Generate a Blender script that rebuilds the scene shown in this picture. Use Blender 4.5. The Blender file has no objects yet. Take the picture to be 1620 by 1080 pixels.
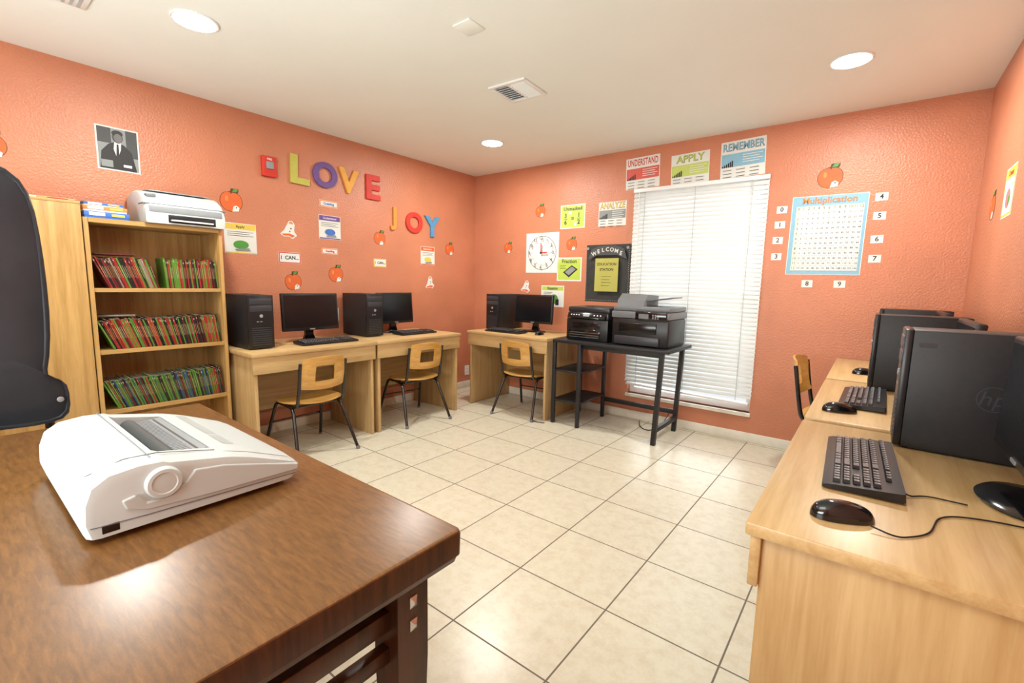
import bpy, bmesh, math, random
from mathutils import Matrix, Vector, Euler
random.seed(7)
sc=bpy.context.scene
COL=sc.collection
R=math.radians
# ------------------------------------------------------------------ colour + materials
def lin(c):
    c=c/255.0
    return c/12.92 if c<=0.04045 else ((c+0.055)/1.055)**2.4
def rgb(r,g,b): return (lin(r),lin(g),lin(b),1.0)
def newmat(name):
    m=bpy.data.materials.new(name); m.use_nodes=True
    nt=m.node_tree; b=nt.nodes['Principled BSDF']
    return m,nt,b
def M(name,col,rough=.5,metal=0.0,var=.05,scale=20,bump=0,bscale=200,coat=0,emit=0):
    m,nt,b=newmat(name)
    c=rgb(*col)
    tc=nt.nodes.new('ShaderNodeTexCoord'); n=nt.nodes.new('ShaderNodeTexNoise')
    n.inputs['Scale'].default_value=scale; n.inputs['Detail'].default_value=3
    nt.links.new(tc.outputs['Object'],n.inputs['Vector'])
    r=nt.nodes.new('ShaderNodeValToRGB')
    r.color_ramp.elements[0].position=.3; r.color_ramp.elements[1].position=.7
    r.color_ramp.elements[0].color=tuple(v*(1-var) for v in c[:3])+(1,)
    r.color_ramp.elements[1].color=tuple(min(1,v*(1+var)) for v in c[:3])+(1,)
    nt.links.new(n.outputs['Fac'],r.inputs['Fac']); nt.links.new(r.outputs['Color'],b.inputs['Base Color'])
    b.inputs['Roughness'].default_value=rough; b.inputs['Metallic'].default_value=metal
    if coat: b.inputs['Coat Weight'].default_value=coat; b.inputs['Coat Roughness'].default_value=.1
    if bump:
        n2=nt.nodes.new('ShaderNodeTexNoise'); n2.inputs['Scale'].default_value=bscale; n2.inputs['Detail'].default_value=2
        nt.links.new(tc.outputs['Object'],n2.inputs['Vector'])
        bp=nt.nodes.new('ShaderNodeBump'); bp.inputs['Strength'].default_value=bump; bp.inputs['Distance'].default_value=.004
        nt.links.new(n2.outputs['Fac'],bp.inputs['Height']); nt.links.new(bp.outputs['Normal'],b.inputs['Normal'])
    return m
def WOOD(name,dark,light,axis='x',rough=.35,fine=30,coat=0,along=1.2,bump=.05,lo=.5,hi=.85):
    m,nt,b=newmat(name)
    tc=nt.nodes.new('ShaderNodeTexCoord'); mp=nt.nodes.new('ShaderNodeMapping')
    s=[fine,fine,fine]; s['xyz'.index(axis)]=along
    mp.inputs['Scale'].default_value=s
    nt.links.new(tc.outputs['Object'],mp.inputs['Vector'])
    n=nt.nodes.new('ShaderNodeTexNoise'); n.inputs['Scale'].default_value=1.0; n.inputs['Detail'].default_value=5; n.inputs['Distortion'].default_value=.6
    nt.links.new(mp.outputs[0],n.inputs['Vector'])
    n2=nt.nodes.new('ShaderNodeTexNoise'); n2.inputs['Scale'].default_value=5; n2.inputs['Detail'].default_value=3
    mp2=nt.nodes.new('ShaderNodeMapping'); s2=[fine*.9]*3; s2['xyz'.index(axis)]=along*2; mp2.inputs['Scale'].default_value=s2
    nt.links.new(tc.outputs['Object'],mp2.inputs['Vector']); nt.links.new(mp2.outputs[0],n2.inputs['Vector'])
    mx=nt.nodes.new('ShaderNodeMath'); mx.operation='MULTIPLY_ADD'; mx.inputs[1].default_value=.35; 
    nt.links.new(n2.outputs['Fac'],mx.inputs[0]); nt.links.new(n.outputs['Fac'],mx.inputs[2])
    r=nt.nodes.new('ShaderNodeValToRGB'); r.color_ramp.elements[0].position=lo; r.color_ramp.elements[1].position=hi
    r.color_ramp.elements[0].color=rgb(*dark); r.color_ramp.elements[1].color=rgb(*light)
    nt.links.new(mx.outputs[0],r.inputs['Fac']); nt.links.new(r.outputs['Color'],b.inputs['Base Color'])
    b.inputs['Roughness'].default_value=rough
    if coat: b.inputs['Coat Weight'].default_value=coat; b.inputs['Coat Roughness'].default_value=.15
    bp=nt.nodes.new('ShaderNodeBump'); bp.inputs['Strength'].default_value=bump; bp.inputs['Distance'].default_value=.002
    nt.links.new(mx.outputs[0],bp.inputs['Height']); nt.links.new(bp.outputs['Normal'],b.inputs['Normal'])
    return m
mWall=M('terracotta_paint',(196,127,96),.38,var=.07,scale=2.5,bump=.85,bscale=85)
mCeil=M('ceiling_paint',(234,239,234),.8,var=.015,scale=2,bump=.1,bscale=90)
mBase=M('white_trim_paint',(230,228,216),.5,var=.05,scale=15)
mWhite=M('white_gloss',(232,236,236),.35,var=.01)
mPaper=M('white_paper',(220,224,220),.7,var=.01)
mBlack=M('black_plastic',(22,22,25),.35,var=.15,scale=60)
mBlackS=M('charcoal_satin_plastic',(42,45,50),.26,var=.12,scale=8)
mBlackG=M('black_gloss_plastic',(13,14,17),.12,var=.1,scale=5,coat=.4)
mBlackM=M('black_matte_metal',(28,28,31),.5,var=.2,scale=60)
mBezel=M('graphite_bezel',(52,54,60),.35,var=.1,scale=60)
mScreen=M('dark_screen',(14,15,19),.18,var=.1)
mGray=M('gray_plastic',(112,116,120),.4,var=.05)
mPanel=M('gray_panel_plastic',(138,144,148),.4,var=.03)
mSilver=M('silver_plastic',(170,172,176),.3,metal=.5,var=.05)
mChrome=M('chrome',(210,210,212),.15,metal=1,var=.02)
mFrame=M('black_enamel_tube',(20,20,22),.25,var=.1,coat=.5)
mLogo=M('logo_gray',(56,58,65),.3,var=.02)
mIvory=M('ivory_plastic',(194,202,202),.4,var=.01)
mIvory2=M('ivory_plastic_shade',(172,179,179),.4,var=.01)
mRed=M('red_print',(196,54,42),.5,var=.06); mOrange=M('orange_print',(214,100,48),.6,var=.05)
mYel=M('yellow_print',(222,196,84),.5,var=.04); mLime=M('lime_print',(180,204,84),.5,var=.04)
mGreen=M('green_print',(74,150,60),.5,var=.05); mBlue=M('blue_print',(60,110,190),.5,var=.05)
mSky=M('sky_blue_print',(130,180,204),.5,var=.03); mPurple=M('purple_print',(104,66,150),.5,var=.05)
mInk=M('black_print',(28,28,30),.55,var=.05); mGrayP=M('gray_print',(136,142,142),.6,var=.05)
mDGrayP=M('dark_gray_print',(68,71,72),.6,var=.05); mPink=M('pink_print',(222,120,130),.5,var=.05)
mCream=M('cream_print',(230,232,206),.6,var=.03); mChalk=M('chalkboard_print',(44,46,44),.6,var=.25,scale=15)
mOlive=M('olive_note_paper',(176,174,84),.6,var=.03); mTan=M('tan_print',(200,160,110),.6,var=.05)
mPages=M('book_page_edges',(132,124,106),.8,var=.1,scale=80)
mFoamY=M('yellow_foam',(188,186,88),.6,var=.05); mFoamP=M('purple_foam',(106,78,142),.6,var=.06)
mFoamA=M('amber_foam',(222,164,66),.6,var=.05); mFoamR=M('red_foam',(202,54,42),.6,var=.06)
mFoamO=M('orange_foam',(224,134,70),.6,var=.05); mFoamB=M('blue_foam',(80,144,190),.6,var=.05)
mFoamJ=M('golden_orange_foam',(224,146,58),.6,var=.05)
OD,OL=(184,150,100),(204,174,124)
mOakX=WOOD('oak_laminate_x',OD,OL,'x'); mOakZ=WOOD('oak_laminate_z',OD,OL,'z'); mOakY=WOOD('oak_laminate_y',OD,OL,'y')
BD,BL=(166,128,73),(194,156,97)
mBkZ=WOOD('bookcase_oak_z',BD,BL,'z'); mBkY=WOOD('bookcase_oak_y',BD,BL,'y')
mDark=WOOD('golden_walnut',(88,58,28),(134,92,46),'x',rough=.3,fine=130,along=22,bump=.04,lo=.38,hi=1.0)
mDarkZ=WOOD('dark_walnut_z',(50,30,18),(80,50,30),'z',rough=.34,fine=40,along=3)
mPly=WOOD('honey_plywood',(192,142,69),(218,172,97),'x',rough=.3,fine=25,coat=.3)
mGlassM,nt,b=newmat('window_glass'); b.inputs['Transmission Weight'].default_value=1; b.inputs['Roughness'].default_value=0; b.inputs['IOR'].default_value=1.02
mBlind,nt,b=newmat('vinyl_blind')
b.inputs['Base Color'].default_value=rgb(224,228,227); b.inputs['Roughness'].default_value=.45
tr=nt.nodes.new('ShaderNodeBsdfTranslucent'); tr.inputs['Color'].default_value=rgb(236,238,236)
ms=nt.nodes.new('ShaderNodeMixShader'); ms.inputs[0].default_value=.12
out=nt.nodes['Material Output']; nt.links.new(b.outputs[0],ms.inputs[1]); nt.links.new(tr.outputs[0],ms.inputs[2]); nt.links.new(ms.outputs[0],out.inputs[0])
mLamp,nt,b=newmat('lamp_diffuser'); b.inputs['Emission Color'].default_value=(1,.97,.92,1); b.inputs['Emission Strength'].default_value=22
# floor tiles
mTile,nt,b=newmat('ceramic_tile')
tc=nt.nodes.new('ShaderNodeTexCoord'); mp=nt.nodes.new('ShaderNodeMapping'); mp.vector_type='POINT'
S=.409; GX,GY=2.616,-2.507
mp.inputs['Scale'].default_value=(1/S,1/S,1); mp.inputs['Location'].default_value=(-GX/S,-GY/S,0)
nt.links.new(tc.outputs['Object'],mp.inputs['Vector'])
br=nt.nodes.new('ShaderNodeTexBrick'); br.offset=0; br.squash=1; br.inputs['Scale'].default_value=1
br.inputs['Brick Width'].default_value=1; br.inputs['Row Height'].default_value=1; br.inputs['Mortar Size'].default_value=.0078; br.inputs['Mortar Smooth'].default_value=.1
br.inputs['Color1'].default_value=(1,1,1,1); br.inputs['Color2'].default_value=(.96,.96,.96,1)
nt.links.new(mp.outputs[0],br.inputs['Vector'])
n=nt.nodes.new('ShaderNodeTexNoise'); n.inputs['Scale'].default_value=16; n.inputs['Detail'].default_value=9; n.inputs['Roughness'].default_value=.78
nt.links.new(tc.outputs['Object'],n.inputs['Vector'])
cr=nt.nodes.new('ShaderNodeValToRGB'); cr.color_ramp.elements[0].position=.34; cr.color_ramp.elements[1].position=.56
cr.color_ramp.elements[0].color=rgb(201,192,169); cr.color_ramp.elements[1].color=rgb(214,210,191)
nt.links.new(n.outputs['Fac'],cr.inputs['Fac'])
mu=nt.nodes.new('ShaderNodeMixRGB'); mu.blend_type='MULTIPLY'; mu.inputs[0].default_value=1
nt.links.new(cr.outputs[0],mu.inputs[1]); nt.links.new(br.outputs['Color'],mu.inputs[2])
mm=nt.nodes.new('ShaderNodeMixRGB'); nt.links.new(br.outputs['Fac'],mm.inputs[0]); nt.links.new(mu.outputs[0],mm.inputs[1]); mm.inputs[2].default_value=rgb(112,102,90)
nt.links.new(mm.outputs[0],b.inputs['Base Color'])
rr=nt.nodes.new('ShaderNodeMath'); rr.operation='MULTIPLY_ADD'; rr.inputs[1].default_value=.5; rr.inputs[2].default_value=.28
nt.links.new(br.outputs['Fac'],rr.inputs[0]); nt.links.new(rr.outputs[0],b.inputs['Roughness'])
iv=nt.nodes.new('ShaderNodeMath'); iv.operation='SUBTRACT'; iv.inputs[0].default_value=1; nt.links.new(br.outputs['Fac'],iv.inputs[1])
bp=nt.nodes.new('ShaderNodeBump'); bp.inputs['Strength'].default_value=.5; bp.inputs['Distance'].default_value=.003
nt.links.new(iv.outputs[0],bp.inputs['Height']); nt.links.new(bp.outputs['Normal'],b.inputs['Normal'])

# ------------------------------------------------------------------ mesh builder
class MB:
    def __init__(s): s.v=[];s.f=[];s.m=[];s.mi=[];s.sm=[]
    def _m(s,mat):
        if mat not in s.m: s.m.append(mat)
        return s.m.index(mat)
    def add(s,vs,fs,mat,smooth=False,mx=None):
        o=len(s.v); k=s._m(mat)
        for v in vs:
            v=Vector(v)
            if mx is not None: v=mx@v
            s.v.append(v)
        for f in fs: s.f.append([o+i for i in f]); s.mi.append(k); s.sm.append(smooth)
        return s
    def box(s,x0,x1,y0,y1,z0,z1,mat,bev=0,seg=2,mx=None):
        bm=bmesh.new(); bmesh.ops.create_cube(bm,size=1)
        for v in bm.verts: v.co=Vector(((x0+x1)/2+v.co.x*(x1-x0),(y0+y1)/2+v.co.y*(y1-y0),(z0+z1)/2+v.co.z*(z1-z0)))
        if bev: bmesh.ops.bevel(bm,geom=list(bm.edges),offset=min(bev,.49*min(x1-x0,y1-y0,z1-z0)),segments=seg,profile=.5,affect='EDGES')
        bm.verts.index_update()
        s.add([v.co.copy() for v in bm.verts],[[v.index for v in f.verts] for f in bm.faces],mat,bool(bev),mx); bm.free(); return s
    def lathe(s,prof,mat,n=24,mx=None,cap=True,smooth=True):
        vs=[];fs=[]
        for (r,z) in prof:
            for i in range(n): a=2*math.pi*i/n; vs.append((r*math.cos(a),r*math.sin(a),z))
        for j in range(len(prof)-1):
            for i in range(n): k=(i+1)%n; fs.append([j*n+i,j*n+k,(j+1)*n+k,(j+1)*n+i])
        if cap: fs.append(list(range(n))[::-1]); fs.append([(len(prof)-1)*n+i for i in range(n)])
        return s.add(vs,fs,mat,smooth,mx)
    def cyl(s,p,q,r,mat,n=16,smooth=True):
        p=Vector(p);q=Vector(q);d=q-p
        mx=Matrix.Translation(p)@d.to_track_quat('Z','Y').to_matrix().to_4x4()
        return s.lathe([(r,0),(r,d.length)],mat,n,mx,True,smooth)
    def tube(s,pts,r,mat,n=8,closed=False):
        pts=[Vector(p) for p in pts]; vs=[];fs=[]; up=None
        N=len(pts)
        for i,p in enumerate(pts):
            if closed: t=(pts[(i+1)%N]-pts[i-1])
            else: t=(pts[min(i+1,N-1)]-pts[max(i-1,0)])
            t.normalize()
            if up is None:
                up=Vector((0,0,1)) if abs(t.z)<.9 else Vector((1,0,0))
            up=(up-t*up.dot(t)).normalized(); b=t.cross(up)
            for k in range(n): a=2*math.pi*k/n; vs.append(p+(up*math.cos(a)+b*math.sin(a))*r)
        for i in range(N if closed else N-1):
            j=(i+1)%N
            for k in range(n): l=(k+1)%n; fs.append([i*n+k,i*n+l,j*n+l,j*n+k])
        if not closed: fs.append(list(range(n))[::-1]); fs.append([(N-1)*n+k for k in range(n)])
        return s.add(vs,fs,mat,True)
    def sheet(s,fun,nu,nv,th,mat,mask=None,smooth=True):
        P=[[Vector(fun(-1+2*i/nu,-1+2*j/nv)) for j in range(nv+1)] for i in range(nu+1)]
        idx=lambda i,j:i*(nv+1)+j
        vs=[];NV=(nu+1)*(nv+1)
        for i in range(nu+1):
            for j in range(nv+1):
                vs.append(P[i][j])
        for i in range(nu+1):
            for j in range(nv+1):
                a=P[min(i+1,nu)][j]-P[max(i-1,0)][j]; b=P[i][min(j+1,nv)]-P[i][max(j-1,0)]
                nn=a.cross(b).normalized(); vs.append(P[i][j]-nn*th)
        inc=lambda i,j: 0<=i<nu and 0<=j<nv and (mask is None or mask(-1+2*(i+.5)/nu,-1+2*(j+.5)/nv))
        fs=[]
        for i in range(nu):
            for j in range(nv):
                if not inc(i,j): continue
                q=[idx(i,j),idx(i+1,j),idx(i+1,j+1),idx(i,j+1)]
                fs.append(q); fs.append([NV+k for k in q][::-1])
                for (di,dj,a,b) in ((0,-1,0,1),(1,0,1,2),(0,1,2,3),(-1,0,3,0)):
                    if not inc(i+di,j+dj): fs.append([q[b],q[a],NV+q[a],NV+q[b]])
        return s.add(vs,fs,mat,smooth)
    def prism(s,pts,z0,z1,mat,mx=None,smooth=False):
        n=len(pts); vs=[(x,y,z0) for x,y in pts]+[(x,y,z1) for x,y in pts]
        fs=[list(range(n))[::-1],[n+i for i in range(n)]]+[[i,(i+1)%n,n+(i+1)%n,n+i] for i in range(n)]
        return s.add(vs,fs,mat,smooth,mx)
    def loft(s,stations,mat,smooth=True,caps=True,mx=None):
        n=len(stations[0]); vs=[p for st in stations for p in st]; fs=[]
        for j in range(len(stations)-1):
            for i in range(n): k=(i+1)%n; fs.append([j*n+i,j*n+k,(j+1)*n+k,(j+1)*n+i])
        if caps: fs.append(list(range(n))[::-1]); fs.append([(len(stations)-1)*n+i for i in range(n)])
        return s.add(vs,fs,mat,smooth,mx)
    def obj(s,name,parent=None,loc=None,rot=None,autos=True,recenter=True):
        me=bpy.data.meshes.new(name)
        c=Vector((0,0,0))
        if recenter and loc is None and s.v:
            lo=Vector([min(v[i] for v in s.v) for i in range(3)]); hi=Vector([max(v[i] for v in s.v) for i in range(3)])
            c=(lo+hi)/2
        me.from_pydata([v-c for v in s.v],[],s.f)
        for m in s.m: me.materials.append(m)
        for p,k,sm in zip(me.polygons,s.mi,s.sm): p.material_index=k; p.use_smooth=sm
        bm=bmesh.new(); bm.from_mesh(me); bmesh.ops.recalc_face_normals(bm,faces=bm.faces); 
        bm.to_mesh(me); bm.free()
        if any(s.sm):
            try: me.set_sharp_from_angle(angle=R(38))
            except Exception: pass
        o=bpy.data.objects.new(name,me); COL.objects.link(o)
        o.location=Vector(loc) if loc is not None else c
        if rot: o.rotation_euler=rot
        if parent: o.parent=parent
        return o
def rrect(w,h,r,n=5,cx=0,cy=0):
    pts=[]
    for (sx,sy,a0) in ((1,1,0),(-1,1,90),(-1,-1,180),(1,-1,270)):
        for i in range(n+1):
            a=R(a0+90*i/n); pts.append((cx+sx*(w/2-r)+r*math.cos(a),cy+sy*(h/2-r)+r*math.sin(a)))
    return pts
def fillet(pts,r,n=5):
    pts=[Vector(p) for p in pts]; out=[pts[0]]
    for i in range(1,len(pts)-1):
        a,b,c=pts[i-1],pts[i],pts[i+1]; d1=(a-b);d2=(c-b); k=min(r,d1.length*.48,d2.length*.48)
        p=b+d1.normalized()*k; q=b+d2.normalized()*k
        for j in range(n+1):
            t=j/n; out.append(p*(1-t)**2+b*2*t*(1-t)+q*t*t)
    out.append(pts[-1]); return out
def thing(name,label,cat,loc=(0,0,0),rot=0,group=None):
    e=bpy.data.objects.new(name,None); COL.objects.link(e); e.empty_display_size=.05
    e.location=loc; e.rotation_euler=(0,0,rot) if not hasattr(rot,'__len__') else rot
    tag(e,label,cat,group); return e
def tag(o,label,cat,group=None):
    o['label']=label; o['category']=cat
    if group: o['group']=group
    return o
def struct(o): o['kind']='structure'; return o
def bx(name,x0,x1,y0,y1,z0,z1,mat,parent=None,bev=0,label=None):
    o=MB().box(x0,x1,y0,y1,z0,z1,mat,bev).obj(name,parent)
    if label: o['label']=label
    return o
def copytree(o,loc,rotz,label=None,scale=None):
    def rec(s,par):
        n=s.copy(); COL.objects.link(n)
        if par is not None: n.parent=par
        for ch in list(s.children): rec(ch,n)
        return n
    n=rec(o,None); n.location=loc; n.rotation_euler=(0,0,rotz)
    if label: n['label']=label
    if scale: n.scale=(scale,)*3
    return n
# text
_tc={}
def textgeo(body,size,offset=0,align='CENTER',extrude=0,bevel=0,res=2,space=1.0):
    k=(body,size,offset,align,extrude,bevel,space)
    if k in _tc: return _tc[k]
    cu=bpy.data.curves.new('t','FONT'); cu.body=body; cu.size=size; cu.offset=offset; cu.align_x=align; cu.align_y='CENTER'
    cu.extrude=extrude; cu.bevel_depth=bevel; cu.resolution_u=res; cu.space_character=space
    ob=bpy.data.objects.new('t',cu); COL.objects.link(ob)
    me=bpy.data.meshes.new_from_object(ob.evaluated_get(bpy.context.evaluated_depsgraph_get()))
    g=([v.co.copy() for v in me.vertices],[list(p.vertices) for p in me.polygons])
    bpy.data.objects.remove(ob); bpy.data.meshes.remove(me); bpy.data.curves.remove(cu)
    _tc[k]=g; return g
ROTW={'left':(R(90),0,R(90)),'back':(R(90),0,0),'right':(R(90),0,R(-90))}
W=4.166;H=2.44;YF=-5.6
def wloc(wall,u,z,off=.0003):
    return {'left':(off,u,z),'back':(u,-off,z),'right':(W-off,u,z)}[wall]
class Flat:
    def __init__(s): s.b=MB(); s.z=.0009
    def _n(s): s.z+=.0003; return s.z
    def rect(s,x0,y0,x1,y1,m): z=s._n(); s.b.add([(x0,y0,z),(x1,y0,z),(x1,y1,z),(x0,y1,z)],[[0,1,2,3]],m); return s
    def poly(s,pts,m): z=s._n(); s.b.add([(x,y,z) for x,y in pts],[list(range(len(pts)))],m); return s
    def circ(s,x,y,rx,m,ry=None,n=28): ry=ry or rx; return s.poly([(x+rx*math.cos(2*math.pi*i/n),y+ry*math.sin(2*math.pi*i/n)) for i in range(n)],m)
    def text(s,t,x,y,size,m,off=0,align='CENTER',rot=0,space=1.0):
        g=textgeo(t,size,off,align,space=space); z=s._n(); s.b.add(g[0],g[1],m,mx=Matrix.Translation((x,y,z))@Matrix.Rotation(rot,4,'Z')); return s
    def line(s,x0,y0,x1,y1,w,m):
        d=Vector((x1-x0,y1-y0)).normalized(); n=Vector((-d.y,d.x))*w/2
        return s.poly([(x0+n.x,y0+n.y),(x0-n.x,y0-n.y),(x1-n.x,y1-n.y),(x1+n.x,y1+n.y)],m)
def poster(wall,u,z,w,h,label,cat,flat,name='poster',paper=None,tilt=0,group=None,pts=None,off=.0003):
    b=MB(); 
    if pts: b.prism(pts,0,.0008,paper or mPaper)
    else: b.box(-w/2,w/2,-h/2,h/2,0,.0008,paper or mPaper)
    rx,ry,rz=ROTW[wall]
    o=b.obj(name,loc=wloc(wall,u,z,off))
    q=Euler((rx,ry,rz)).to_matrix()@Matrix.Rotation(tilt,3,'Z'); o.rotation_euler=q.to_euler()
    tag(o,label,cat,group)
    if flat: 
        c=flat.b.obj('printed_design',o,loc=(0,0,0))
    return o

# ------------------------------------------------------------------ ROOM SHELL
struct(bx('floor',-.12,W+.12,YF-.1,.12,-.1,0,mTile))
fl=bpy.data.objects['floor']
d=fl.location.copy()
for v in fl.data.vertices: v.co+=d
fl.location=(0,0,0)
struct(bx('ceiling',-.12,W+.12,YF-.1,.12,H,H+.1,mCeil))
struct(bx('wall_left',-.12,0,YF,.12,0,H,mWall))
struct(bx('wall_right',W,W+.12,YF,.12,0,H,mWall))
struct(bx('wall_front',-.12,W+.12,YF-.1,YF,0,H,mWall))
wx1,wx2,wz1,wz2=1.97,3.02,.235,2.07
b=MB(); b.box(0,wx1,0,.12,0,H,mWall); b.box(wx2,W,0,.12,0,H,mWall); b.box(wx1,wx2,0,.12,0,wz1,mWall); b.box(wx1,wx2,0,.12,wz2,H,mWall)
struct(b.obj('wall_back'))
struct(bx('baseboard_back',0,W,-.014,0,0,.075,mBase,bev=.004))
struct(bx('baseboard_left',0,.014,YF,-.015,0,.075,mBase,bev=.004))
struct(bx('baseboard_right',W-.014,W,YF,-.015,0,.075,mBase,bev=.004))
b=MB(); fy0,fy1=.06,.10
b.box(wx1,wx1+.045,fy0,fy1,wz1,wz2,mWhite,.004); b.box(wx2-.045,wx2,fy0,fy1,wz1,wz2,mWhite,.004)
b.box(wx1+.045,wx2-.045,fy0,fy1,wz1,wz1+.05,mWhite,.004); b.box(wx1+.045,wx2-.045,fy0,fy1,wz2-.05,wz2,mWhite,.004)
b.box(wx1+.045,wx2-.045,fy0,fy1,1.12,1.17,mWhite,.004)
b.box(wx1+.045,wx2-.045,.078,.082,wz1+.05,wz2-.05,mGlassM)
struct(b.obj('window_1'))
struct(bx('trim_1',wx1-.01,wx2+.01,-.02,.06,wz1-.03,wz1,mBase,bev=.004))
# blinds
t=thing('window_blind','white horizontal slat blind, closed, slightly uneven bottom slats','window blind',(0,-.012,0))
bx('headrail',wx1-.01,wx2+.01,-.04,.0,wz2-.02,wz2+.012,mWhite,t,.003)
b=MB(); z=wz2-.04; i=0
def slat(x0,x1,z,ang,tilt=0,yoff=-.02):
    mx=Matrix.Translation(((x0+x1)/2,yoff,z))@Matrix.Rotation(tilt,4,'Y')@Matrix.Rotation(ang,4,'X')
    w=(x1-x0)/2
    n=5; vs=[];fs=[]
    for j in range(n+1):
        yy=-.0215+.043*j/n; zz=.006*(1-(2*j/n-1)**2)
        vs+= [(-w,yy,zz),(w,yy,zz)]
    for j in range(n): fs.append([2*j,2*j+1,2*j+3,2*j+2])
    m=len(vs); vs+=[(v[0],v[1],v[2]-.0015) for v in vs]; fs+=[[m+k for k in f][::-1] for f in fs]
    fs+= [[0,1,m+1,m],[2*n,2*n+1,m+2*n+1,m+2*n]]
    b.add(vs,fs,mBlind,True,mx)
while z>.36:
    broken = z<.52
    ang=R(60)+random.uniform(-.015,.015)
    if broken: ang=R(random.uniform(42,60))
    slat(wx1-.008,wx2+.008,z,ang,random.uniform(-.001,.001)+(random.uniform(-.004,.006) if broken else 0))
    z-=.0345; i+=1
b.obj('slats',t)
mx=Matrix.Translation(((wx1+wx2)/2,-.02,.325))@Matrix.Rotation(R(1.2),4,'Y')
MB().box(-.52,.52,-.024,.024,-.009,.009,mWhite,.004,mx=mx).obj('bottom_rail',t)
b=MB()
for xx in (wx1+.1,(wx1+wx2)/2,wx2-.1):
    b.cyl((xx,-.047,.335),(xx,-.047,wz2-.02),.0022,mIvory2,6)
b.obj('ladder_cords',t)
MB().cyl((wx1+.05,-.052,1.0),(wx1+.05,-.052,wz2-.02),.004,mWhite,8).obj('tilt_wand',t)

# ceiling fixtures
dl=thing('recessed_downlight','round white recessed ceiling downlight, switched on','ceiling light',(1.06,-3.11,H),0,'recessed ceiling downlights')
MB().lathe([(.088,0),(.099,-.001),(.1,-.004),(.095,-.007),(.088,-.006)],mWhite,40,cap=False).obj('trim_ring',dl,loc=(0,0,0))
MB().lathe([(.0,-.008),(.089,-.006),(.089,-.001)],mLamp,40,cap=False).obj('lens',dl,loc=(0,0,0))
for p in ((3.51,-.88,H),(.99,-.86,H)): copytree(dl,p,0)
v=thing('air_vent','square white ceiling air vent with louvres','air vent',(1.84,-1.6,H),R(3))
b=MB()
b.box(-.135,.135,-.135,-.11,-.012,0,mWhite,.003);b.box(-.135,.135,.11,.135,-.012,0,mWhite,.003);b.box(-.135,-.11,-.11,.11,-.012,0,mWhite,.003);b.box(.11,.135,-.11,.11,-.012,0,mWhite,.003);b.box(-.008,.008,-.11,.11,-.011,0,mWhite)
b.obj('vent_frame',v)
b=MB()
for i in range(8):
    yy=-.095+i*.027
    for (x0,x1,a) in ((-.11,-.008,35),(.008,.11,-35)):
        b.box(x0,x1,-.011,.011,-.001,.001,mWhite,mx=Matrix.Translation((0,yy,-.007))@Matrix.Rotation(R(a),4,'X'))
b.obj('louvres',v)
bx('vent_cavity',-.11,.11,-.11,.11,-.001,0,mGray,v)
o=bx('ceiling_cover_plate',2.03,2.14,-2.36,-2.25,H-.006,H,mCeil,bev=.002); tag(o,'small blank off-white square ceiling cover plate','cover plate')
v2=thing('air_vent','small white ceiling vent partly in view','air vent',(.84,-3.53,H),0)
bx('vent_frame',-.08,.08,-.08,.08,-.01,0,mWhite,v2,.003)
b=MB()
for i in range(5): b.box(-.065,.065,-.055+i*.025,-.045+i*.025,-.013,-.009,mIvory2)
b.obj('louvres',v2)

# ------------------------------------------------------------------ DESKS
def desk(loc,rot,label,w=.94,d=.655):
    t=thing('student_desk',label,'desk',loc,rot,'oak laminate student desks')
    bx('desk_top',-w/2,w/2,-d,0,.727,.755,mOakX,t,.004)
    bx('side_panel',-w/2+.02,-w/2+.042,-d+.03,-.01,0,.727,mOakZ,t,.001)
    bx('side_panel',w/2-.042,w/2-.02,-d+.03,-.01,0,.727,mOakZ,t,.001)
    bx('apron',-w/2+.008,w/2-.008,-d+.01,-d+.03,.615,.727,mOakX,t,.003)
    bx('back_panel',-w/2+.042,w/2-.042,-.06,-.045,.22,.727,mOakX,t)
    return t
g='light oak laminate computer desk'
desk((.016,-2.31,0),R(90),g+' beside the bookcase',w=.935)
desk((.016,-1.37,0),R(90),g+' with a chair pulled up',w=.935)
desk((1.01,-.016,0),0,g+' beside the black printer table',w=.97)
desk((W-.016,-2.52,0),R(-90),g+' with a black tower and keyboard',w=.965,d=.595)
desk((W-.016,-1.51,0),R(-90),g+' between two matching desks',w=.95,d=.595)
desk((W-.016,-.525,0),R(-90),g+' in the window wall corner',w=.95,d=.595)

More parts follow.
